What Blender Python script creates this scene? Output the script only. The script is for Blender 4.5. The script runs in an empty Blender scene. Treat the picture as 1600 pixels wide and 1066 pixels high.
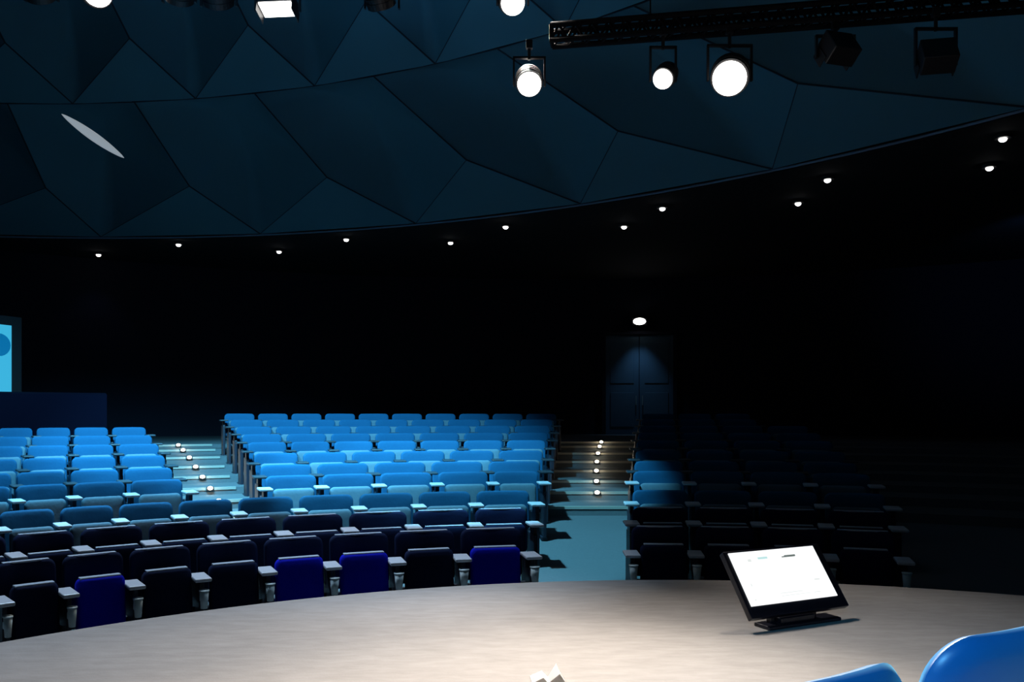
import bpy, bmesh, math, random
from mathutils import Vector, Matrix
random.seed(7)
S = bpy.context.scene
COL = S.collection
R = math.radians
PI = math.pi

# ------------------------------------------------------------------ camera, world, exposure
cam_d = bpy.data.cameras.new('camera'); cam = bpy.data.objects.new('camera', cam_d); COL.objects.link(cam)
cam.location = (0, 0, 1.4); cam.rotation_euler = (R(90), 0, 0)
cam_d.sensor_width = 36; cam_d.lens = 29.25; cam_d.shift_y = 117/1600
cam_d.clip_start = 0.05; cam_d.clip_end = 200
S.camera = cam
w = bpy.data.worlds.new('world'); S.world = w; w.use_nodes = True
w.node_tree.nodes['Background'].inputs[0].default_value = (0.01, 0.03, 0.08, 1)
w.node_tree.nodes['Background'].inputs[1].default_value = 0.02
S.view_settings.view_transform = 'Standard'; S.view_settings.look = 'None'
S.view_settings.exposure = 0; S.view_settings.gamma = 1; S.view_settings.use_curve_mapping = False

def spot(name, loc, aim, power, color, angle, blend=0.5, size=0.1):
    d = bpy.data.lights.new(name, 'SPOT'); d.energy = power; d.color = color
    d.spot_size = R(angle); d.spot_blend = blend; d.shadow_soft_size = size
    o = bpy.data.objects.new(name, d); COL.objects.link(o); o.location = loc
    o.rotation_euler = (Vector(aim)-Vector(loc)).to_track_quat('-Z', 'Y').to_euler()
    return o
def point(name, loc, power, color, size=0.03):
    d = bpy.data.lights.new(name, 'POINT'); d.energy = power; d.color = color; d.shadow_soft_size = size
    o = bpy.data.objects.new(name, d); COL.objects.link(o); o.location = loc
    return o
spot('front_row_fill', (-4.5, 8.9, 5.9), (-3.1, 6.9, 0.1), 1100, (.5, .72, 1.0), 58, .7)  # added fill over the front rows, no fixture behind it
spot('front_row_fill', (-0.7, 8.9, 5.9), (-0.8, 8.0, 0.1), 600, (.5, .72, 1.0), 46, .7)
# theatre lamps: cyan wash over the audience, warm stage pool; added unseen fills brighten ceiling and chairs
CYAN = (0.15, 0.60, 0.92)
spot('audience_wash', (-5.2, 9.4, 5.9), (-6.2, 12.1, 0.3), 4300, CYAN, 104, 0.5)
spot('audience_wash', (-3.5, 9.4, 5.9), (-3.6, 13.4, 0.4), 4300, CYAN, 72, 0.4)
spot('audience_wash', (-1.5, 9.4, 5.9), (-0.85, 11.6, 0.0), 3300, (0.17, 0.62, 0.88), 56, 0.22)
spot('ceiling_fill', (-3.0, 6.0, 5.0), (-3.0, 11.5, 12.0), 600, (0.10, 0.42, 0.8), 88, 1.0, 0.4)  # added blue uplight for the fabric, no fixture stands here
spot('ceiling_fill', (1.0, 6.0, 5.0), (-0.6, 12.0, 11.0), 290, (0.14, 0.42, 0.75), 66, 1.0, 0.4)
spot('chair_fill', (-1.6, -2.6, 4.8), (1.1, 1.9, 0.7), 1000, (0.14, 0.55, 1.0), 30, 0.6, 0.3)  # added unseen blue fill behind the camera, brightens the foreground chairs
WARM = (1.0, 0.88, 0.74)

# ------------------------------------------------------------------ materials
def mat(name, col, rough=0.7, metal=0.0, emit=None, estr=0, noise=None, bump=0.0, nscale=40, spec=0.5, sheen=0):
    m = bpy.data.materials.new(name); m.use_nodes = True
    nt = m.node_tree; b = nt.nodes['Principled BSDF']
    b.inputs['Base Color'].default_value = (*col, 1); b.inputs['Roughness'].default_value = rough
    b.inputs['Metallic'].default_value = metal; b.inputs['Specular IOR Level'].default_value = spec
    if sheen: b.inputs['Sheen Weight'].default_value = sheen
    if emit:
        b.inputs['Emission Color'].default_value = (*emit, 1); b.inputs['Emission Strength'].default_value = estr
    tc = nt.nodes.new('ShaderNodeTexCoord'); n = nt.nodes.new('ShaderNodeTexNoise')
    n.inputs['Scale'].default_value = nscale; n.inputs['Detail'].default_value = 5
    nt.links.new(tc.outputs['Object'], n.inputs['Vector'])
    c2 = noise or tuple(c*0.85 for c in col)
    mx = nt.nodes.new('ShaderNodeMix'); mx.data_type = 'RGBA'
    mx.inputs['A'].default_value = (*c2, 1); mx.inputs['B'].default_value = (*col, 1)
    nt.links.new(n.outputs['Fac'], mx.inputs['Factor']); nt.links.new(mx.outputs['Result'], b.inputs['Base Color'])
    if bump:
        bp = nt.nodes.new('ShaderNodeBump'); bp.inputs['Strength'].default_value = bump; bp.inputs['Distance'].default_value = 0.01
        nt.links.new(n.outputs['Fac'], bp.inputs['Height']); nt.links.new(bp.outputs['Normal'], b.inputs['Normal'])
    return m
def stage_material():
    m = bpy.data.materials.new('stage_carpet'); m.use_nodes = True; nt = m.node_tree; b = nt.nodes['Principled BSDF']
    b.inputs['Roughness'].default_value = 0.85; b.inputs['Specular IOR Level'].default_value = 0.25
    tc = nt.nodes.new('ShaderNodeTexCoord')
    mp = nt.nodes.new('ShaderNodeMapping'); mp.inputs['Scale'].default_value = (1.0, 3.2, 1); mp.inputs['Rotation'].default_value = (0, 0, R(-12))
    nt.links.new(tc.outputs['Object'], mp.inputs['Vector'])
    n1 = nt.nodes.new('ShaderNodeTexNoise'); n1.inputs['Scale'].default_value = 4.0; n1.inputs['Detail'].default_value = 7; n1.inputs['Roughness'].default_value = 0.65
    nt.links.new(mp.outputs['Vector'], n1.inputs['Vector'])
    n2 = nt.nodes.new('ShaderNodeTexNoise'); n2.inputs['Scale'].default_value = 60; n2.inputs['Detail'].default_value = 3
    nt.links.new(tc.outputs['Object'], n2.inputs['Vector'])
    cr = nt.nodes.new('ShaderNodeValToRGB')
    cr.color_ramp.elements[0].position = 0.3; cr.color_ramp.elements[0].color = (0.29, 0.27, 0.255, 1)
    cr.color_ramp.elements[1].position = 0.7; cr.color_ramp.elements[1].color = (0.37, 0.345, 0.33, 1)
    nt.links.new(n1.outputs['Fac'], cr.inputs['Fac']); nt.links.new(cr.outputs['Color'], b.inputs['Base Color'])
    bp = nt.nodes.new('ShaderNodeBump'); bp.inputs['Strength'].default_value = 0.3; bp.inputs['Distance'].default_value = 0.004
    nt.links.new(n2.outputs['Fac'], bp.inputs['Height']); nt.links.new(bp.outputs['Normal'], b.inputs['Normal'])
    return m
M = {
 'stage': stage_material(),
 'stage_side': mat('stage_side', (0.012, 0.012, 0.016)),
 'carpet': mat('audience_carpet', (0.13, 0.15, 0.16), 0.95, bump=0.3, nscale=30, noise=(0.10, 0.12, 0.13)),
 'nosing': mat('pale_nosing', (0.42, 0.42, 0.36), 0.6),
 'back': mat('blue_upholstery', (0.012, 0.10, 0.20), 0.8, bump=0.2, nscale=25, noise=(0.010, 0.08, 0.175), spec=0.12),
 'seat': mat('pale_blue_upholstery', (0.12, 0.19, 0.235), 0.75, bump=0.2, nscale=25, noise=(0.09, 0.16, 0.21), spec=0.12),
 'shaded': mat('shaded_blue_upholstery', (0.004, 0.012, 0.05), 0.8, bump=0.2, nscale=25, noise=(0.004, 0.01, 0.04), spec=0.12),  # blue upholstery darkened to hold the shade on the front rows
 'royal': mat('royal_blue_upholstery', (0.004, 0.010, 0.60), 0.8, bump=0.2, nscale=25, spec=0.12),
 'arm': mat('pale_armrest', (0.62, 0.66, 0.72), 0.35),
 'armdark': mat('dark_armrest', (0.03, 0.045, 0.06), 0.5),
 'edge_highlight': mat('pale_edge_highlight', (0.42, 0.50, 0.60), 0.5),
 'panel': mat('dark_side_panel', (0.012, 0.016, 0.03), 0.5),
 'cup': mat('pale_cup', (0.80, 0.92, 0.90), 0.4),
 'chrome': mat('satin_metal', (0.65, 0.72, 0.72), 0.35, metal=0.6),
 'black': mat('black_metal', (0.012, 0.012, 0.015), 0.45),
 'truss': mat('matt_black_truss', (0.008, 0.008, 0.01), 0.9, spec=0.08),
 'blackplastic': mat('black_plastic', (0.01, 0.01, 0.018), 0.3),
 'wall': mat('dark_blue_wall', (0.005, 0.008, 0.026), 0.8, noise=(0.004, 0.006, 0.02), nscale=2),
 'door': mat('slate_blue_door', (0.07, 0.14, 0.20), 0.6),
 'soffit': mat('black_soffit', (0.004, 0.005, 0.008), 0.9),
 'membrane': mat('blue_grey_fabric', (0.10, 0.24, 0.30), 0.9, noise=(0.08, 0.21, 0.28), nscale=0.8),
 'fold_shade': mat('painted_fold_shade', (0.02, 0.04, 0.06), 0.9),
 'rim': mat('ceiling_rim', (0.25, 0.33, 0.45), 0.6),
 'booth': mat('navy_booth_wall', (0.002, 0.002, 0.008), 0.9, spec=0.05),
 'plastic_blue': mat('glossy_blue_plastic', (0.006, 0.24, 0.66), 0.36, spec=0.9, sheen=0.18, noise=(0.005, 0.20, 0.58), nscale=3),
 'lamp': mat('lamp_glow', (1, 1, 1), emit=(1.0, 0.96, 0.90), estr=5),
 'bulb': mat('downlight_glow', (1, 1, 1), emit=(1.0, 0.98, 0.95), estr=6),
 'stepglow': mat('step_lamp_glow', (1, 1, 1), emit=(1.0, 0.85, 0.65), estr=5),
 'screen': mat('white_screen', (0.02, 0.02, 0.02), 0.3, emit=(0.97, 0.99, 1.0), estr=1.15),
 'cyan': mat('pale_cyan_ink', (0.1, 0.1, 0.1), 0.3, emit=(0.52, 0.78, 0.78), estr=1),
 'grey': mat('grey_ink', (0.1, 0.1, 0.1), 0.3, emit=(0.14, 0.17, 0.16), estr=1),
 'pale': mat('pale_grey_ink', (0.1, 0.1, 0.1), 0.3, emit=(0.78, 0.82, 0.80), estr=1),
 'bluescreen': mat('cyan_screen', (0.02, 0.05, 0.08), 0.3, emit=(0.05, 0.50, 0.78), estr=0.85),
 'bluedark': mat('deep_blue_image', (0.02, 0.05, 0.08), 0.3, emit=(0.0, 0.16, 0.40), estr=0.8),
 'white': mat('white_card', (0.95, 0.95, 0.93), 0.5),
 'streak': mat('streak_glow', (0.3, 0.32, 0.34), 0.6, emit=(0.27, 0.32, 0.36), estr=0.9),
}

M['plastic_blue'].node_tree.nodes['Principled BSDF'].inputs['Sheen Tint'].default_value = (.35, .85, 1, 1)
M['plastic_blue'].node_tree.nodes['Principled BSDF'].inputs['Sheen Weight'].default_value = .5
# ------------------------------------------------------------------ mesh helpers
def obj(name, bm, m, parent=None, smooth=False, loc=None):
    me = bpy.data.meshes.new(name)
    bmesh.ops.recalc_face_normals(bm, faces=bm.faces)
    bm.to_mesh(me); bm.free()
    for mm in (m if isinstance(m, (list, tuple)) else [m]): me.materials.append(mm)
    if smooth:
        for p in me.polygons: p.use_smooth = True
    o = bpy.data.objects.new(name, me); COL.objects.link(o)
    if parent: o.parent = parent
    if loc: o.location = loc
    return o
def tag(o, label, cat, group=None):
    o['label'] = label; o['category'] = cat
    if group: o['group'] = group
    return o
def empty(name, loc=(0, 0, 0), rz=0):
    o = bpy.data.objects.new(name, None); COL.objects.link(o); o.location = loc; o.rotation_euler = (0, 0, rz)
    o.empty_display_size = 0.1
    return o
def struct(o):
    o['kind'] = 'structure'; return o
def box(bm, cx, cy, cz, sx, sy, sz, bevel=0, mat4=None, mi=0):
    r = bmesh.ops.create_cube(bm, size=1)
    vs = r['verts']
    for v in vs: v.co = Vector((v.co.x*sx+cx, v.co.y*sy+cy, v.co.z*sz+cz))
    if bevel:
        es = list({e for v in vs for e in v.link_edges})
        rb = bmesh.ops.bevel(bm, geom=es, offset=bevel, segments=2, affect='EDGES', profile=0.5)
        vs = list({v for f in rb['faces'] for v in f.verts} | {v for v in vs if v.is_valid})
    if mat4:
        for v in vs: v.co = mat4 @ v.co
    if mi:
        for f in {f for v in vs for f in v.link_faces}: f.material_index = mi
    return bm
def tube(bm, p, q, r, seg=8, r2=None):
    p, q = Vector(p), Vector(q); d = q-p
    m4 = Matrix.Translation((p+q)/2) @ d.to_track_quat('Z', 'Y').to_matrix().to_4x4()
    bmesh.ops.create_cone(bm, cap_ends=True, segments=seg, radius1=r, radius2=r if r2 is None else r2, depth=d.length, matrix=m4)
    return bm
def slab(bm, w, h, t, rad, a, m4=None, curve=0, taper=0, n=6, crown=0):
    """upholstered panel: rounded outline in XZ (z from 0 to h), thickness t along Y, rolled edges a"""
    pts = []
    for (sx, sz) in ((1, 1), (-1, 1), (-1, -1), (1, -1)):
        ccx, ccz = sx*(w/2-rad), h/2+sz*(h/2-rad)
        a0 = {(1, 1): 0, (-1, 1): 90, (-1, -1): 180, (1, -1): 270}[(sx, sz)]
        for i in range(n+1):
            t_ = R(a0+90*i/n); pts.append((ccx+rad*math.cos(t_), ccz+rad*math.sin(t_)))
        # straight run towards the next corner
        nx = {(1, 1): (-1, 1), (-1, 1): (-1, -1), (-1, -1): (1, -1), (1, -1): (1, 1)}[(sx, sz)]
        ex, ez = nx[0]*(w/2-rad), h/2+nx[1]*(h/2-rad)
        a1 = {(1, 1): 90, (-1, 1): 180, (-1, -1): 270, (1, -1): 360}[(sx, sz)]
        q0 = pts[-1]; q1 = (ex+rad*math.cos(R(a1)), ez+rad*math.sin(R(a1)))
        for k in (1, 2, 3, 4): pts.append((q0[0]+(q1[0]-q0[0])*k/5, q0[1]+(q1[1]-q0[1])*k/5))
    def ring(ins, y):
        vs = []
        for (x, z) in pts:
            fx = 1-2*ins/w; fz = 1-2*ins/h
            X = x*fx; Z = h/2+(z-h/2)*fz
            X *= 1-taper*(1-Z/h)
            Z += crown*(1-(2*X/w)**2)*(Z/h)
            v = bm.verts.new((X, y+curve*(2*X/w)**2, Z)); vs.append(v)
        return vs
    prof = [(a*3.0, -t/2+0), (a*1.2, -t/2+a*0.12), (a*0.3, -t/2+a*0.45), (0, -t/2+a), (0, t/2-a), (a*0.3, t/2-a*0.45), (a*1.2, t/2-a*0.12), (a*3.0, t/2)]
    rings = [ring(i, y) for i, y in prof]
    for A, B in zip(rings, rings[1:]):
        for i in range(len(A)): bm.faces.new((A[i], A[(i+1) % len(A)], B[(i+1) % len(B)], B[i]))
    for rg in (rings[0], rings[-1]):
        c = bm.verts.new(sum((v.co for v in rg), Vector())/len(rg))
        c.co.y = rg[0].co.y if not curve else (rg[0].co.y-curve*(2*rg[0].co.x/w)**2)
        for i in range(len(rg)): bm.faces.new((rg[i], rg[(i+1) % len(rg)], c))
    if m4:
        for v in bm.verts: v.co = m4 @ v.co
    return bm
def copy_thing(root):
    r = root.copy(); COL.objects.link(r)
    for ch in list(root.children):
        c = ch.copy(); COL.objects.link(c); c.parent = r
        for g in ch.children:
            d = g.copy(); COL.objects.link(d); d.parent = c
    return r

# ------------------------------------------------------------------ the hall: stage, floor, walls, ceiling
SC = (1.3, 1.05)                      # centre of the round stage and of the rows
def pol(r, deg, z=0.0): return (SC[0]+r*math.sin(R(deg)), SC[1]+r*math.cos(R(deg)), z)
ROW_R = [7.33, 8.31, 9.30, 10.34, 11.28, 12.2, 13.17, 14.1, 15.06, 16.0, 16.97]
ROW_TOP = [.277, .36, .47, .638, .724, .844, .977, 1.087, 1.203, 1.32, 1.44]
SEAT_H = [.85]*5+[.81]*6
ROW_Z = [t-h for t, h in zip(ROW_TOP, SEAT_H)]

bm = bmesh.new()
n = 160
top = [bm.verts.new(pol(6.05, 360*i/n, 0.0)) for i in range(n)]
lip = [bm.verts.new(pol(6.06, 360*i/n, -0.03)) for i in range(n)]
low = [bm.verts.new(pol(6.0, 360*i/n, -0.66)) for i in range(n)]
bm.faces.new(top)
for i in range(n):
    j = (i+1) % n
    bm.faces.new((top[i], top[j], lip[j], lip[i])); f = bm.faces.new((lip[i], lip[j], low[j], low[i])); f.material_index = 1
struct(obj('floor_stage', bm, [M['stage'], M['stage_side']]))

prof = [(5.9, -.62)]+[(ROW_R[i], ROW_Z[i]) for i in range(5)]+[(11.45, -.10)]
for k in range(5, 11):
    r0 = ROW_R[k]-.75
    prof += [(r0, prof[-1][1]), (r0+.005, ROW_Z[k])]
prof += [(17.3, ROW_Z[10]), (17.305, .73), (18.2, .73), (18.205, .80), (26.3, .80)]
A0, A1, NA = -80, 80, 110
def sector(bm, prof, a0, a1, na, mi=0):
    rows = [[bm.verts.new(pol(r, a0+(a1-a0)*i/na, z)) for r, z in prof] for i in range(na+1)]
    for a, b in zip(rows, rows[1:]):
        for i in range(len(prof)-1): f = bm.faces.new((a[i], a[i+1], b[i+1], b[i])); f.material_index = mi
bm = bmesh.new(); sector(bm, prof, A0, A1, NA)
struct(obj('floor', bm, M['carpet']))

# back wall and its double door
bm = bmesh.new(); sector(bm, [(26.0, -.7), (26.0, 6.2), (26.25, 6.2), (26.25, -.7)], A0, A1, 90)
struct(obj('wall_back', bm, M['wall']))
dr = empty('door_1', pol(25.9, 6.2, .80), R(-6.2)); struct(dr)
for s in (-1, 1):
    bm = bmesh.new(); box(bm, s*.545, 0, 1.6, 1.07, .06, 3.2, .008)
    box(bm, s*.545, -.04, 2.3, .75, .02, 1.3, .005); box(bm, s*.545, -.04, .8, .75, .02, 1.1, .005)
    l = obj('door_leaf', bm, M['door'], dr)
    bm = bmesh.new(); tube(bm, (s*.1, -.10, .95), (s*.1, -.10, 1.25), .015); tube(bm, (s*.1, -.03, 1.0), (s*.1, -.11, 1.0), .01); tube(bm, (s*.1, -.03, 1.2), (s*.1, -.11, 1.2), .01)
    obj('handle', bm, M['chrome'], l)
bm = bmesh.new()
for s in (-1, 1): box(bm, s*1.14, 0, 1.65, .1, .14, 3.3)
box(bm, 0, 0, 3.27, 2.38, .14, .1)
obj('door_frame', bm, M['wall'], dr)
# emergency lamp above the door
p = pol(25.7, 6.2, 4.42)
e = tag(empty('emergency_light', p, R(-6.2)), 'small bright oval white emergency lamp above the double door at the back', 'lamp')
bm = bmesh.new(); box(bm, 0, .07, 0, .5, .14, .26, .03); obj('housing', bm, M['black'], e)
bm = bmesh.new(); bmesh.ops.create_uvsphere(bm, u_segments=20, v_segments=10, radius=.5)
for v in bm.verts: v.co = Vector((v.co.x*.4, v.co.y*.12-.02, v.co.z*.22))
obj('lens', bm, M['bulb'], e, True)

spot('door_lamp', pol(25.2, 6.2, 4.3), pol(25.9, 6.2, .9), 45, (.3, .6, 1.0), 70, 1, .05)
spot('wall_wash', (11.0, 17.5, 5.3), (13.6, 22.6, 5.1), 60, (.15, .4, 1.0), 70, 1, .2)
# control booth behind the left block
bm = bmesh.new(); sector(bm, [(15.75, .2), (15.75, 1.77), (15.95, 1.80), (15.95, .2)], -52, -31.9, 20)
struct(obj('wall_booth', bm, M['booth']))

# stair nosings of both lit aisles, and their step lights
def thpx_line(r, p0, p1):
    """angle at radius r on the straight aisle line between two polar points (r,deg)"""
    t = (r-p0[0])/(p1[0]-p0[0]); return p0[1]+(p1[1]-p0[1])*t
AIS = {'right': ((7.3, -7.6, -.9), (11.45, -4.0, 2.55), (18.2, -.7, 5.1)), 'left': ((11.45, -29.6, -25.2), (18.2, -29.4, -24.8))}
def aisle_edges(name, r):
    L = AIS[name]
    for a, b in zip(L, L[1:]):
        if r <= b[0] or b is L[-1]:
            t = (r-a[0])/(b[0]-a[0]); return a[1]+(b[1]-a[1])*t, a[2]+(b[2]-a[2])*t
nos = [(ROW_R[k]-.75, ROW_Z[k]) for k in range(5, 11)]+[(17.3, .73), (18.2, .80)]
tn = 1
lightpos = {'right': ((11.45, .0), (18.2, 2.4)), 'left': ((11.45, -26.7), (18.2, -26.9))}
bodybm = None
proto = None
ordn = ['first', 'second', 'third', 'fourth', 'fifth', 'sixth', 'seventh', 'eighth', 'ninth', 'tenth', 'eleventh', 'twelfth']
for side in ('right', 'left'):
    bm = bmesh.new()
    for r0, z0 in nos:
        a0, a1 = aisle_edges(side, r0)
        sector(bm, [(r0-.012, z0-.035), (r0-.014, z0+.006), (r0+.05, z0+.006)], a0, a1, 6)
    struct(obj('trim_%d' % tn, bm, M['nosing'])); tn += 1
    (ra, aa), (rb, ab) = lightpos[side]
    for i, (r0, z0) in enumerate(nos[:8]):
        if side == 'right' and i == 0: continue
        deg = aa+(ab-aa)*(r0-ra)/(rb-ra)
        P = pol(r0-.045, deg, z0-.012)
        if proto is None:
            proto = empty('step_light', P, R(-deg))
            bm = bmesh.new(); box(bm, 0, .022, 0, .11, .03, .06, .006); obj('housing', bm, M['black'], proto)
            bm = bmesh.new(); bmesh.ops.create_uvsphere(bm, u_segments=14, v_segments=8, radius=.5)
            for v in bm.verts: v.co = Vector((v.co.x*.085, v.co.y*.04, v.co.z*.06+.01))
            obj('lens', bm, M['stepglow'], proto, True); e = proto
        else:
            e = copy_thing(proto); e.location = P; e.rotation_euler = (0, 0, R(-deg))
        k = i if side == 'left' else i-1
        tag(e, 'small glowing step light, %s from the bottom of the %s lit stair aisle' % (ordn[k], side), 'light', 'step lights of the %s stair aisle' % side)
        point('step_lamp', pol(r0-.13, deg, z0+.03), 1.1, (1.0, .82, .6), .02)

# ---------------- membrane ceiling in folded fabric bands
MC = (-10.1, -1.2)
def mp(r, deg, z): return Vector((MC[0]+r*math.sin(R(deg)), MC[1]+r*math.cos(R(deg)), z))
V = []
def patch(bm, outline, bulge, closed=True, nseg=6, nr=5):
    """curved fabric cell: outline polygon pulled back towards its middle"""
    P = []
    for a, b in zip(outline, outline[1:]+outline[:1]):
        for i in range(nseg): P.append(a.lerp(b, i/nseg))
    c = sum(P, Vector())/len(P)
    up = Vector((0.35, 0.6, 1)).normalized() if False else Vector((0, .5, .85))
    rings = []
    for k in range(nr+1):
        s = 1-k/nr
        rings.append([bm.verts.new(c.lerp(q, s)+up*bulge*(1-s*s)) for q in P] if k < nr else None)
    cv = bm.verts.new(c+up*bulge)
    for A, B in zip(rings[:-1], rings[1:-1]):
        for i in range(len(A)): bm.faces.new((A[i], A[(i+1) % len(A)], B[(i+1) % len(B)], B[i]))
    L = rings[-2]
    for i in range(len(L)): bm.faces.new((L[i], L[(i+1) % len(L)], cv))
rings = [(22.1, 5.9), (19.2, 8.15), (16.3, 10.1), (13.4, 11.6)]
bm = bmesh.new(); sm = bmesh.new()
def band(ro, ri, Bd, Ad, Vd, n0, n1, drop):
    """ro outer ring, ri inner ring; Bd/Ad/Vd give angles of outer valley, inner ridge, inner valley"""
    for i in range(n0, n1):
        B0, B1, B2 = (mp(ro[0], Bd(k), ro[1]) for k in (i, i+1, i+2))
        A_0, A_1 = (mp(ri[0], Ad(k), ri[1]) for k in (i, i+1))
        V1 = mp(ri[0], Vd(i+1), ri[1])
        rm, zm = (ro[0]*.5+ri[0]*.5), (ro[1]*.5+ri[1]*.5)
        Md = lambda k: (Bd(k+1)+Ad(k))/2-.7
        M0 = mp(rm, Md(i), zm-drop); M1 = mp(rm, Md(i+1), zm-drop)
        patch(bm, [B0, B1, M0], .06)
        patch(bm, [A_0, M0, B1, M1, A_1, V1], 1.15)
        for a, b in ((A_0, M0), (M0, B1)): tube(sm, a, b, .016, 6)
        tube(sm, M0, B0, .008, 6)
        for a, b in ((A_0, V1), (V1, A_1)): tube(sm, a, b, .012, 6)
band(rings[0], rings[1], lambda i: -.6+10.7*i, lambda i: 5.9+8.3*i, lambda i: 1.8+8.3*i, -4, 10, .3)
band(rings[1], rings[2], lambda i: 1.8+8.3*i, lambda i: 8.0+8.3*i, lambda i: 3.9+8.3*i, -4, 12, .3)
band(rings[2], rings[3], lambda i: 3.9+8.3*i, lambda i: 10+8.3*i, lambda i: 6+8.3*i, -4, 12, .3)
me = struct(obj('ceiling', bm, M['membrane'], smooth=True))
struct(obj('trim_%d' % tn, sm, M['fold_shade'])); tn += 1  # dark tubes paint the shade along the fabric folds
# upper lid of the fabric (closes the hall towards its middle)
bm = bmesh.new()
rw = [[bm.verts.new(mp(r, -40+160*i/60, z)) for r, z in ((13.4, 11.6), (6, 13.0), (.5, 13.2))] for i in range(61)]
for a, b in zip(rw, rw[1:]):
    for i in range(2): bm.faces.new((a[i], a[i+1], b[i+1], b[i]))
struct(obj('ceiling_crown', bm, M['membrane'], smooth=True))
# black soffit around the fabric and the rim between them
bm = bmesh.new()
rw = [[bm.verts.new(mp(r, -40+170*i/90, z)) for r, z in ((22.12, 6.0), (22.14, 5.84), (48, 5.84))] for i in range(91)]
for a, b in zip(rw, rw[1:]):
    for i in range(2): bm.faces.new((a[i], a[i+1], b[i+1], b[i]))
struct(obj('ceiling_soffit', bm, M['soffit']))
bm = bmesh.new()
for i in range(170): tube(bm, mp(22.09, -40+i, 5.87), mp(22.09, -39+i, 5.87), .022, 6)
struct(obj('trim_%d' % tn, bm, M['rim'])); tn += 1

# pale streak under the fabric, added as a weakly glowing spindle
def px(x, y, Y): return Vector(((x-800)/1300*Y, Y, 1.4+(650-y)/1300*Y))
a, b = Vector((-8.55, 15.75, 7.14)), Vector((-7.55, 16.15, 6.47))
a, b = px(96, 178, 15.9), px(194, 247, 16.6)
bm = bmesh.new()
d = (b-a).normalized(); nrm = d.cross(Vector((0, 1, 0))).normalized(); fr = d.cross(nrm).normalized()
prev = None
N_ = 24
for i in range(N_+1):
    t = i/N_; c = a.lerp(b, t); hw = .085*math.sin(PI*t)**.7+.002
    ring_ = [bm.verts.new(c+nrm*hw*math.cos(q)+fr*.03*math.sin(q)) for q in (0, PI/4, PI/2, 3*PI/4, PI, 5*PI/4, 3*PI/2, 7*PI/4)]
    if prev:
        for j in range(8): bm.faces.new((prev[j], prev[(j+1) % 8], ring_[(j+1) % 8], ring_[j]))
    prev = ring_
tag(obj('glow_streak', bm, M['streak'], smooth=True), 'slim pale grey glowing streak added slantwise under the fabric ceiling', 'lamp')

# ------------------------------------------------------------------ downlights in the soffit
outer = [(154, 396), (436, 391), (704, 377), (975, 352), (1247, 315), (1546, 259)]
inner = [(279, 380), (541, 372), (790, 352), (1035, 323), (1293, 278), (1567, 213)]
proto = None
for nm, lst in (('outer', outer), ('inner', inner)):
    for k, (x, y) in enumerate(lst):
        Y = 1300*4.43/(650-y); P = ((x-800)/1300*Y, Y, 5.84)
        if proto is None:
            proto = empty('downlight', P)
            bm = bmesh.new(); tube(bm, (0, 0, 0), (0, 0, -.05), .13, 24, .12); obj('bezel', bm, M['black'], proto)
            bm = bmesh.new(); bmesh.ops.create_uvsphere(bm, u_segments=16, v_segments=8, radius=.062)
            for v in bm.verts: v.co.z = v.co.z*.75-.055
            obj('lens', bm, M['bulb'], proto, True); e = proto
        else:
            e = copy_thing(proto); e.location = P
        tag(e, 'tiny round white downlight, %s from the left in the %s ring of the black soffit' % (ordn[k], nm), 'downlight', '%s ring of downlights' % nm)
        if nm == 'outer':
            o = Vector((P[0]-SC[0], P[1]-SC[1], 0)).normalized()
            spot('downlight_beam', (P[0], P[1], 5.76), (P[0]+o.x*1.2, P[1]+o.y*1.2, 2.5), 18, (.35, .45, 1.0), 70, .8, .05)

# ------------------------------------------------------------------ theatre seats
W0 = .70
def make_seat(seatmat, end=False, cap=False, backmat=None, armmat=None):
    root = empty('theatre_seat')
    m4 = Matrix.Translation((0, .0, .36)) @ Matrix.Rotation(R(-8), 4, 'X')
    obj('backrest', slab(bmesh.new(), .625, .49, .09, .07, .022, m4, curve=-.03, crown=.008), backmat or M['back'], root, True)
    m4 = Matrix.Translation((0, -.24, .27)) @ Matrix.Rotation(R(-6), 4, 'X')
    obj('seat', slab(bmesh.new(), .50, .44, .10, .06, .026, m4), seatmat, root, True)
    for s in ((-1, 1) if end else (-1,)):
        x = s*W0/2
        bm = bmesh.new(); box(bm, x, -.27, .625 if cap else .715, .16, .32, .03, .01)
        obj('armrest', bm, armmat or M['arm'], root)
        bm = bmesh.new(); box(bm, x, -.14, .30, .05, .42, .62, .012)
        if not cap: box(bm, x, -.22, .65, .045, .2, .12, .005); box(bm, x, -.10, -.02, .09, .46, .06, .01)
        obj('side_panel', bm, M['panel'], root)
        if cap:
            bm = bmesh.new()
            tube(bm, (x, -.44, .40), (x, -.44, .54), .032, 18, .045); tube(bm, (x, -.44, .54), (x, -.44, .55), .05, 18)
            box(bm, x, -.38, .47, .05, .06, .05, .005)
            obj('cup_holder', bm, M['cup'], root, True)
    if backmat is M['shaded']:
        bm = bmesh.new(); box(bm, 0, -.194, .709, .42, .07, .014, .004); obj('seat_highlight', bm, M['edge_highlight'], root)  # pale strips paint the light caught by the top edges
        bm = bmesh.new(); box(bm, 0, .052, .851, .50, .055, .014, .004); obj('back_highlight', bm, M['edge_highlight'], root)
    bm = bmesh.new(); tube(bm, (-.33, -.12, .33), (.33, -.12, .33), .025, 8); tube(bm, (0, .03, .3), (0, .02, .4), .02)
    obj('hinge_bar', bm, M['panel'], root)
    return root
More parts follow.
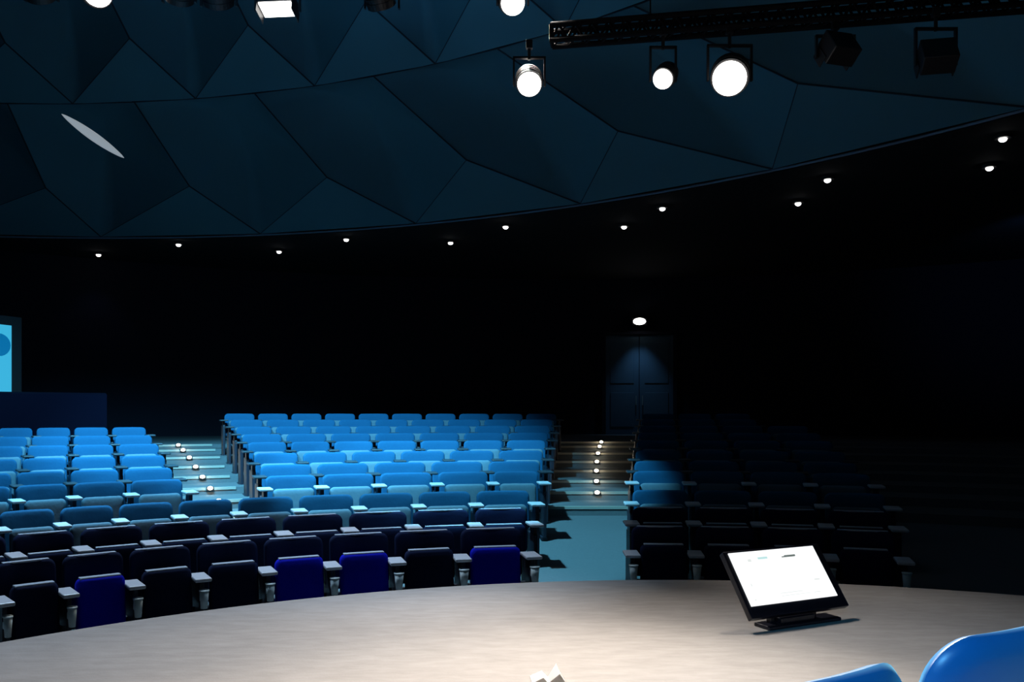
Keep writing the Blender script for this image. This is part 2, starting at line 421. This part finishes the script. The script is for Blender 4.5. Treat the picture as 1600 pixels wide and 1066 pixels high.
MID = {
    0: [-45.0, -41.5, -37.62, -33.44, -28.97, -24.36, -19.53, -14.48, -9.2],
    1: [-45.81, -42.62, -38.95, -34.94, -30.71, -26.24, -21.53, -16.8, -12.07, -7.61],
    2: [-44.87, -42.04, -38.82, -35.49, -31.89, -28.07, -23.95, -19.69, -15.31, -10.97, -6.46],
    3: [-25.3, -21.4, -17.29, -13.01, -8.82, -5.03],
    4: [-24.92, -21.04, -17.01, -12.85, -8.6, -4.3],
    5: [-24.7, -21.41, -18.01, -14.51, -10.93, -7.29, -3.62],
    6: [-24.54, -21.67, -18.71, -15.67, -12.56, -9.4, -6.21, -3.0],
    7: [-24.46, -21.54, -18.51, -15.41, -12.23, -9.0, -5.73, -2.44],
    8: [-24.43, -21.83, -19.15, -16.4, -13.59, -10.73, -7.83, -4.91, -1.98],
    9: [-24.45, -22.09, -19.67, -17.2, -14.66, -12.09, -9.47, -6.83, -4.17, -1.51],
    10: [-24.49, -22.33, -20.12, -17.85, -15.53, -13.18, -10.79, -8.37, -5.93, -3.48, -1.02]}
LEFT = {
    3: [-43.05, -40.17, -37.09, -33.79, -30.29],
    4: [-42.03, -39.33, -36.46, -33.41, -30.18],
    5: [-43.23, -40.89, -38.4, -35.76, -32.97, -30.03],
    6: [-42.05, -39.86, -37.55, -35.11, -32.55, -29.86],
    7: [-41.0, -38.97, -36.84, -34.6, -32.26, -29.82],
    8: [-39.95, -38.09, -36.14, -34.11, -31.99, -29.78]}
RIGHT = {
    0: [-0.99, 4.02, 9.1, 14.19, 19.21],
    1: [0.12, 4.94, 9.83, 14.73, 19.57],
    2: [1.01, 5.67, 10.39, 15.12, 19.79],
    3: [1.77, 6.08, 10.45, 14.85, 19.21],
    4: [2.4, 6.42, 10.52, 14.64, 18.74],
    5: [2.93, 6.68, 10.51, 14.36, 18.21],
    6: [3.42, 6.91, 10.47, 14.06, 17.67],
    7: [3.84, 7.07, 10.37, 13.71, 17.07],
    8: [4.23, 7.21, 10.25, 13.34, 16.46],
    9: [4.62, 7.4, 10.24, 13.13],
    10: [4.94, 7.52, 10.16, 12.85]}
PROTO = {}
def get_seat(key):
    if key not in PROTO:
        PROTO[key] = make_seat(M[key[0]], key[1], key[2], M['shaded'] if key[3] else M['back'], M['armdark'] if key[4] else M['arm']); return PROTO[key]
    return copy_thing(PROTO[key])
for block, T in (('centre', MID), ('left', LEFT), ('right', RIGHT)):
    for row, ang in T.items():
        nseat = len(ang)-1
        for i in range(nseat):
            end = i == nseat-1
            royal = row == 0 and block == 'centre' and i in (1, 4, 5, 7)
            o = get_seat(('royal' if royal else ('shaded' if row < 2 else 'seat'), end, row == 0, row < 2, row > 3))
            a = (ang[i]+ang[i+1])/2
            wd = R(ang[i+1]-ang[i])*ROW_R[row]
            P = pol(ROW_R[row], a, ROW_Z[row])
            o.location = P; o.rotation_euler = (0, 0, R(-a)); o.scale = (wd/W0, 1, SEAT_H[row]/.85)
            colr = 'royal blue' if royal else ('shaded blue' if (block == 'right' or row < 2) else 'light blue')
            if block == 'centre':
                lab = '%s theatre seat, %s row from the stage, %s left of the right stair aisle' % (colr, ordn[row], ordn[nseat-1-i])
            elif block == 'left':
                lab = '%s theatre seat, %s row from the stage, %s left of the left stair aisle' % (colr, ordn[row], ordn[nseat-1-i])
            else:
                lab = '%s theatre seat, %s row from the stage, %s right of the right stair aisle' % (colr, ordn[row], ordn[i])
            tag(o, lab, 'theatre seat', 'tip-up seats of the %s block' % block)

# ------------------------------------------------------------------ wall screen by the booth
e = tag(empty('projection_screen', pol(16.6, -39.9, 0), R(39.9)), 'glowing cyan wall screen in a dark frame above the booth parapet', 'screen')
c = px(17, 562, 15.9); c2 = px(-70, 562, 14.9)
e.location = (c.x, c.y, c.z); e.rotation_euler = (0, 0, math.atan2(c.y-c2.y, c.x-c2.x)); e.scale = (1.2, 1.2, 1.2)
bm = bmesh.new(); box(bm, -.72, .05, 0, 1.84, .08, 1.38, .01)
obj('frame', bm, M['black'], e)
bm = bmesh.new(); box(bm, -.76, .0, 0, 1.52, .03, 1.08)
sc = obj('display', bm, M['bluescreen'], e)
bm = bmesh.new(); tube(bm, (-.22, -.022, .22), (-.22, -.016, .22), .2, 24)
for v in bm.verts: v.co.z = .22+(v.co.z-.22)*.9
obj('picture', bm, M['bluedark'], sc)
bm = bmesh.new(); box(bm, -.72, .12, -.9, .12, .06, .7)
obj('stand', bm, M['black'], e)

# ------------------------------------------------------------------ stage monitor
u = Vector((.689, .333, 0)).normalized(); vd = Vector((.094, -.194, -.293)).normalized(); nn = vd.cross(u).normalized()
if nn.y > 0: nn = -nn
TL = px(1138, 865, 5.62)
# local frame: x along the screen, z up the screen, y away from the viewer
mm = Matrix((( u.x, -nn.x, -vd.x, 0), (u.y, -nn.y, -vd.y, 0), (u.z, -nn.z, -vd.z, 0), (0, 0, 0, 1)))
WS, HS = .765, .385
e = tag(empty('stage_monitor', (0, 0, 0)), 'black flat stage monitor with a bright white screen, reclined on the carpeted stage', 'monitor')
ctr = TL+u*WS/2+vd*HS/2
def L(bm):
    for v in bm.verts: v.co = (mm @ v.co)+ctr
    return bm
bm = bmesh.new(); box(bm, .018, .032, -.03, WS+.10, .05, HS+.10, .008); obj('casing', L(bm), M['blackplastic'], e)
bm = bmesh.new(); box(bm, 0, .004, 0, WS, .008, HS); scr = obj('screen', L(bm), M['screen'], e)
def ink(name, m, rects):
    bm = bmesh.new()
    for (x, z, w_, h_) in rects: box(bm, x, -.0015, z, w_, .002, h_)
    obj(name, L(bm), m, scr)
ink('heading', M['cyan'], [(-.115, .135, .085, .016)])
ink('menu_text', M['grey'], [(.13, .134, .10, .012), (.115, .129, .12, .008)])
ink('text_lines', M['pale'], [(-.235, .125, .03, .02), (.0, -.13, .20, .005), (.03, -.15, .26, .004), (.27, -.06, .05, .01), (.22, -.15, .06, .005), (-.33, -.155, .015, .008), (-.31, -.05, .008, .02)])
# foot under the casing resting on the stage
bot = ctr+vd*(HS/2+.085)
bm = bmesh.new()
ax = u; fw = Vector((-u.y, u.x, 0))
base = Vector((bot.x, bot.y, 0))
mf = Matrix(((ax.x, fw.x, 0, base.x), (ax.y, fw.y, 0, base.y), (0, 0, 1, 0), (0, 0, 0, 1)))
box(bm, .04, .07, .012, .64, .15, .024, .006, mf)
obj('foot_plate', bm, M['blackplastic'], e)
bm = bmesh.new(); 
for s in (-.18, .18): box(bm, s, .09, .10, .05, .04, .16, .004, mf)
box(bm, 0, .06, .035, .30, .06, .05, .004, mf)
obj('prop', bm, M['blackplastic'], e)

# white folded card lying at the front of the stage
e = tag(empty('paper_card', (.18, 4.44, 0)), 'small crumpled white paper on the stage carpet at the bottom edge', 'paper')
bm = bmesh.new()
m1 = Matrix.Rotation(R(20), 4, 'Z')
def quad(pts):
    vs = [bm.verts.new(p) for p in pts]; bm.faces.new(vs)
quad([(-.085, .03, .004), (-.02, .035, .03), (-.015, -.09, .03), (-.075, -.10, .003)])
quad([(-.02, .035, .03), (.01, .01, .004), (.01, -.10, .004), (-.015, -.09, .03)])
quad([(.01, .01, .004), (.06, .10, .05), (.07, -.09, .05), (.01, -.10, .004)])
quad([(.06, .10, .05), (.075, .09, .003), (.105, -.10, .003), (.07, -.09, .05)])
r_ = bmesh.ops.solidify(bm, geom=bm.faces[:], thickness=.002)
obj('sheet', bm, M['white'], e)

# ------------------------------------------------------------------ blue chairs in the foreground
def make_chair():
    root = empty('stage_chair')
    m4 = Matrix.Translation((0, 0, .43)) @ Matrix.Rotation(R(9), 4, 'X')
    obj('backrest', slab(bmesh.new(), .60, .47, .085, .13, .042, m4, curve=.05, taper=.06, n=10, crown=.012), M['plastic_blue'], root, True)
    m4 = Matrix.Translation((0, .48, .44)) @ Matrix.Rotation(R(86), 4, 'X')
    obj('seat', slab(bmesh.new(), .50, .46, .08, .09, .03, m4, n=8), M['plastic_blue'], root, True)
    for sx in (-1, 1):
        for sy in (0, 1):
            bm = bmesh.new(); tube(bm, (sx*.20, .06+sy*.34, .41), (sx*.24, -.02+sy*.46, .0), .013, 12); obj('leg', bm, M['chrome'], root, True)
        bm = bmesh.new(); tube(bm, (sx*.17, .02, .42), (sx*.17, .01, .60), .012, 10); obj('back_bracket', bm, M['chrome'], root, True)
    return root
c2 = make_chair(); c2.location = (1.21, 2.085, 0); c2.rotation_euler = (0, 0, R(29)); c2.scale = (1, 1, .98)
tag(c2, 'glossy bright blue chair back, larger one at the bottom right corner', 'chair', 'blue stage chairs in the foreground')
c1 = copy_thing(c2); c1.location = (.575, 1.675, 0); c1.rotation_euler = (0, 0, R(29)); c1.scale = (1, 1, .985)
tag(c1, 'glossy bright blue chair back, smaller one left of the corner chair', 'chair', 'blue stage chairs in the foreground')

# ------------------------------------------------------------------ lighting trusses and lamps
def truss(name, p, q, h, lab, hang_to=None):
    p, q = Vector(p), Vector(q); d = (q-p); Ln = d.length; d.normalize()
    side = d.cross(Vector((0, 0, 1))).normalized(); up = Vector((0, 0, 1))
    root = tag(empty(name, p), lab, 'truss')
    cr = [(-h/2, -h/2), (h/2, -h/2), (-h/2, h/2), (h/2, h/2)]
    C_ = lambda k, t: side*cr[k][0]+up*cr[k][1]+d*t
    for k in range(4):
        bm = bmesh.new(); tube(bm, C_(k, 0), C_(k, Ln), .03, 10); obj('chord', bm, M['truss'], root, True)
    bm = bmesh.new(); nb = int(Ln/(h*1.05))
    for i in range(nb):
        t0, t1 = Ln*i/nb, Ln*(i+1)/nb; tm = (t0+t1)/2
        for a_, b_ in ((0, 2), (1, 3)):
            tube(bm, C_(a_, t0), C_(b_, tm), .014, 6); tube(bm, C_(b_, tm), C_(a_, t1), .014, 6)
        tube(bm, C_(0, t0), C_(1, tm), .012, 6); tube(bm, C_(2, tm), C_(3, t1), .012, 6)
    for t in (0, Ln):
        tube(bm, C_(0, t), C_(1, t), .02, 6); tube(bm, C_(2, t), C_(3, t), .02, 6); tube(bm, C_(0, t), C_(2, t), .02, 6); tube(bm, C_(1, t), C_(3, t), .02, 6)
    obj('bracing', bm, M['truss'], root)
    bm = bmesh.new()
    for t in (.15*Ln, .85*Ln): tube(bm, C_(2, t), C_(2, t)+up*6.5, .008, 6)
    obj('hanging_wire', bm, M['truss'], root)
    return root
truss('lighting_truss', (.42, 8.8, 5.42), (7.2, 7.7, 5.45), .16, 'black lattice lighting truss crossing the upper right under the ceiling')
truss('lighting_truss', (-9.5, 9.3, 7.1), (1.4, 9.3, 7.1), .25, 'black lattice truss above the upper left spotlights, at the top edge')

def fixture(P, aim, rad, ln, label, kind='spot', lit=True, hang=.3, yokeoff=0, beam=None):
    P = Vector(P); dr = (Vector(aim)-P).normalized()
    root = tag(empty('spotlight' if kind != 'flood' else 'floodlight', P), label, 'spotlight' if kind != 'flood' else 'floodlight')
    q = dr.to_track_quat('-Z', 'Y').to_matrix().to_4x4()   # local -Z = beam
    if kind == 'spot':
        bm = bmesh.new()
        tube(bm, (0, 0, -.0), (0, 0, ln*.62), rad*1.12, 28, rad*1.12); tube(bm, (0, 0, ln*.62), (0, 0, ln), rad*1.1, 28, rad*.55)
        for k in range(3): tube(bm, (0, 0, ln*(.15+.15*k)), (0, 0, ln*(.19+.15*k)), rad*1.18, 28)
        for v in bm.verts: v.co = q @ v.co
        obj('housing', bm, M['black'], root)
        if lit:
            bm = bmesh.new(); bmesh.ops.create_uvsphere(bm, u_segments=32, v_segments=16, radius=rad)
            for v in bm.verts: v.co = q @ Vector((v.co.x, v.co.y, v.co.z*.8-.01))
            obj('lens', bm, M['lamp'], root, True)
        else:
            bm = bmesh.new(); tube(bm, (0, 0, -.012), (0, 0, .01), rad, 24)
            for v in bm.verts: v.co = q @ v.co
            obj('lens', bm, M['blackplastic'], root)
    else:
        bx = bmesh.new(); box(bx, 0, 0, .07, rad*2.1, rad*(1.3 if lit else 1.9), .13 if lit else .2, .01)
        for v in bx.verts: v.co = q @ v.co
        obj('housing', bx, M['black'], root)
        if lit:
            bx = bmesh.new(); box(bx, 0, 0, -.004, rad*1.95, rad*1.15, .02, .004)
            for v in bx.verts: v.co = q @ v.co
            obj('lens', bx, M['lamp'], root)
        for s in (-1, 1):
            bx = bmesh.new(); box(bx, s*rad*1.08, 0, -.04, .012, rad*1.2, .12, .002)
            for v in bx.verts: v.co = q @ v.co
            obj('barn_door', bx, M['black'], root)
    hz = rad*1.3
    bm = bmesh.new()
    for s in (-1, 1): box(bm, s*hz, 0, hang*.35, .02, .04, hang*.7+.06)
    box(bm, 0, 0, hang*.7+.02, hz*2+.02, .04, .02); tube(bm, (0, 0, hang*.7), (0, 0, hang+.03), .018, 8)
    box(bm, 0, 0, hang+.05, .07, .06, .09, .006)
    obj('yoke', bm, M['black'], root)
    if beam:
        spot('stage_beam', P+dr*(rad*.9+.02), aim, *beam)
    return root
# on the right truss (bottom chord at z about 5.3)
fixture(px(827, 131, 8.75), (.2, 3.2, .0), .125, .30, 'glowing round spotlight hanging from the left end of the lattice truss', hang=.36, beam=(1300, (1, .93, .86), 64, 1, .12))
fixture(px(1036, 123, 8.55), (-1.5, 3.5, .0), .10, .30, 'smaller glowing round spotlight just left of the brightest lamp', hang=.43, beam=(900, (1, .93, .86), 54, 1, .1))
fixture(px(1140, 122, 8.45), (.35, 3.3, .6), .17, .34, 'largest and brightest round spotlight under the middle of the lattice truss', hang=.44, beam=(3000, WARM, 46, 1, .15))
fixture(px(1305, 86, 8.3), (2.0, 12.5, 2.0), .145, .30, 'unlit black box-shaped spotlight right of the brightest lamp', hang=.24, kind='flood', lit=False)
fixture(px(1462, 98, 8.1), (5.0, 12.5, 2.0), .15, .30, 'unlit black spotlight at the dark right end of the lattice truss', hang=.44, kind='flood', lit=False)
# on the left truss (bottom chord at z about 6.15), reached by drop arms
def drop(z): return 6.94-z
for (x, y, rad, lab, lit, kind, aim, beam) in [
    (801, 4, .115, 'glowing round spotlight at the top edge above the left end of the lattice truss', True, 'spot', (1.8, 4.2, 0), (1200, (1, .93, .86), 56, 1, .12)),
    (152, -12, .13, 'glowing spotlight cut by the top edge near the upper left corner', True, 'spot', (.9, 2.6, .6), (1500, (1, .93, .86), 34, 1, .12)),
    (65, -2, .12, 'unlit black spotlight nearest the upper left corner at the top edge', False, 'spot', (-6, 15, 1), None),
    (240, -13, .10, 'unlit black spotlight right of the glowing upper left lamp, mostly cut off', False, 'spot', (-5, 15, 1), None),
    (280, 0, .12, 'unlit black spotlight, left one of the pair before the white floodlight', False, 'spot', (-6, 15, 1), None),
    (342, 6, .13, 'unlit black spotlight just left of the glowing white floodlight', False, 'spot', (-4, 15, 1), None),
    (597, 10, .125, 'unlit black spotlight between the white floodlight and the upper centre lamp', False, 'spot', (0, 14, .5), None)]:
    P = px(x, y, 9.3)
    fixture(P, aim, rad*1.16, .34, lab, kind, lit, hang=drop(P.z), beam=beam)
P = px(434, 14, 9.3)
fixture(P, (-2.75, 7.7, .0), .19, .3, 'glowing white rectangular floodlight at the top edge', 'flood', True, hang=drop(P.z), beam=(300, (1, .97, .92), 80, .8, .12))
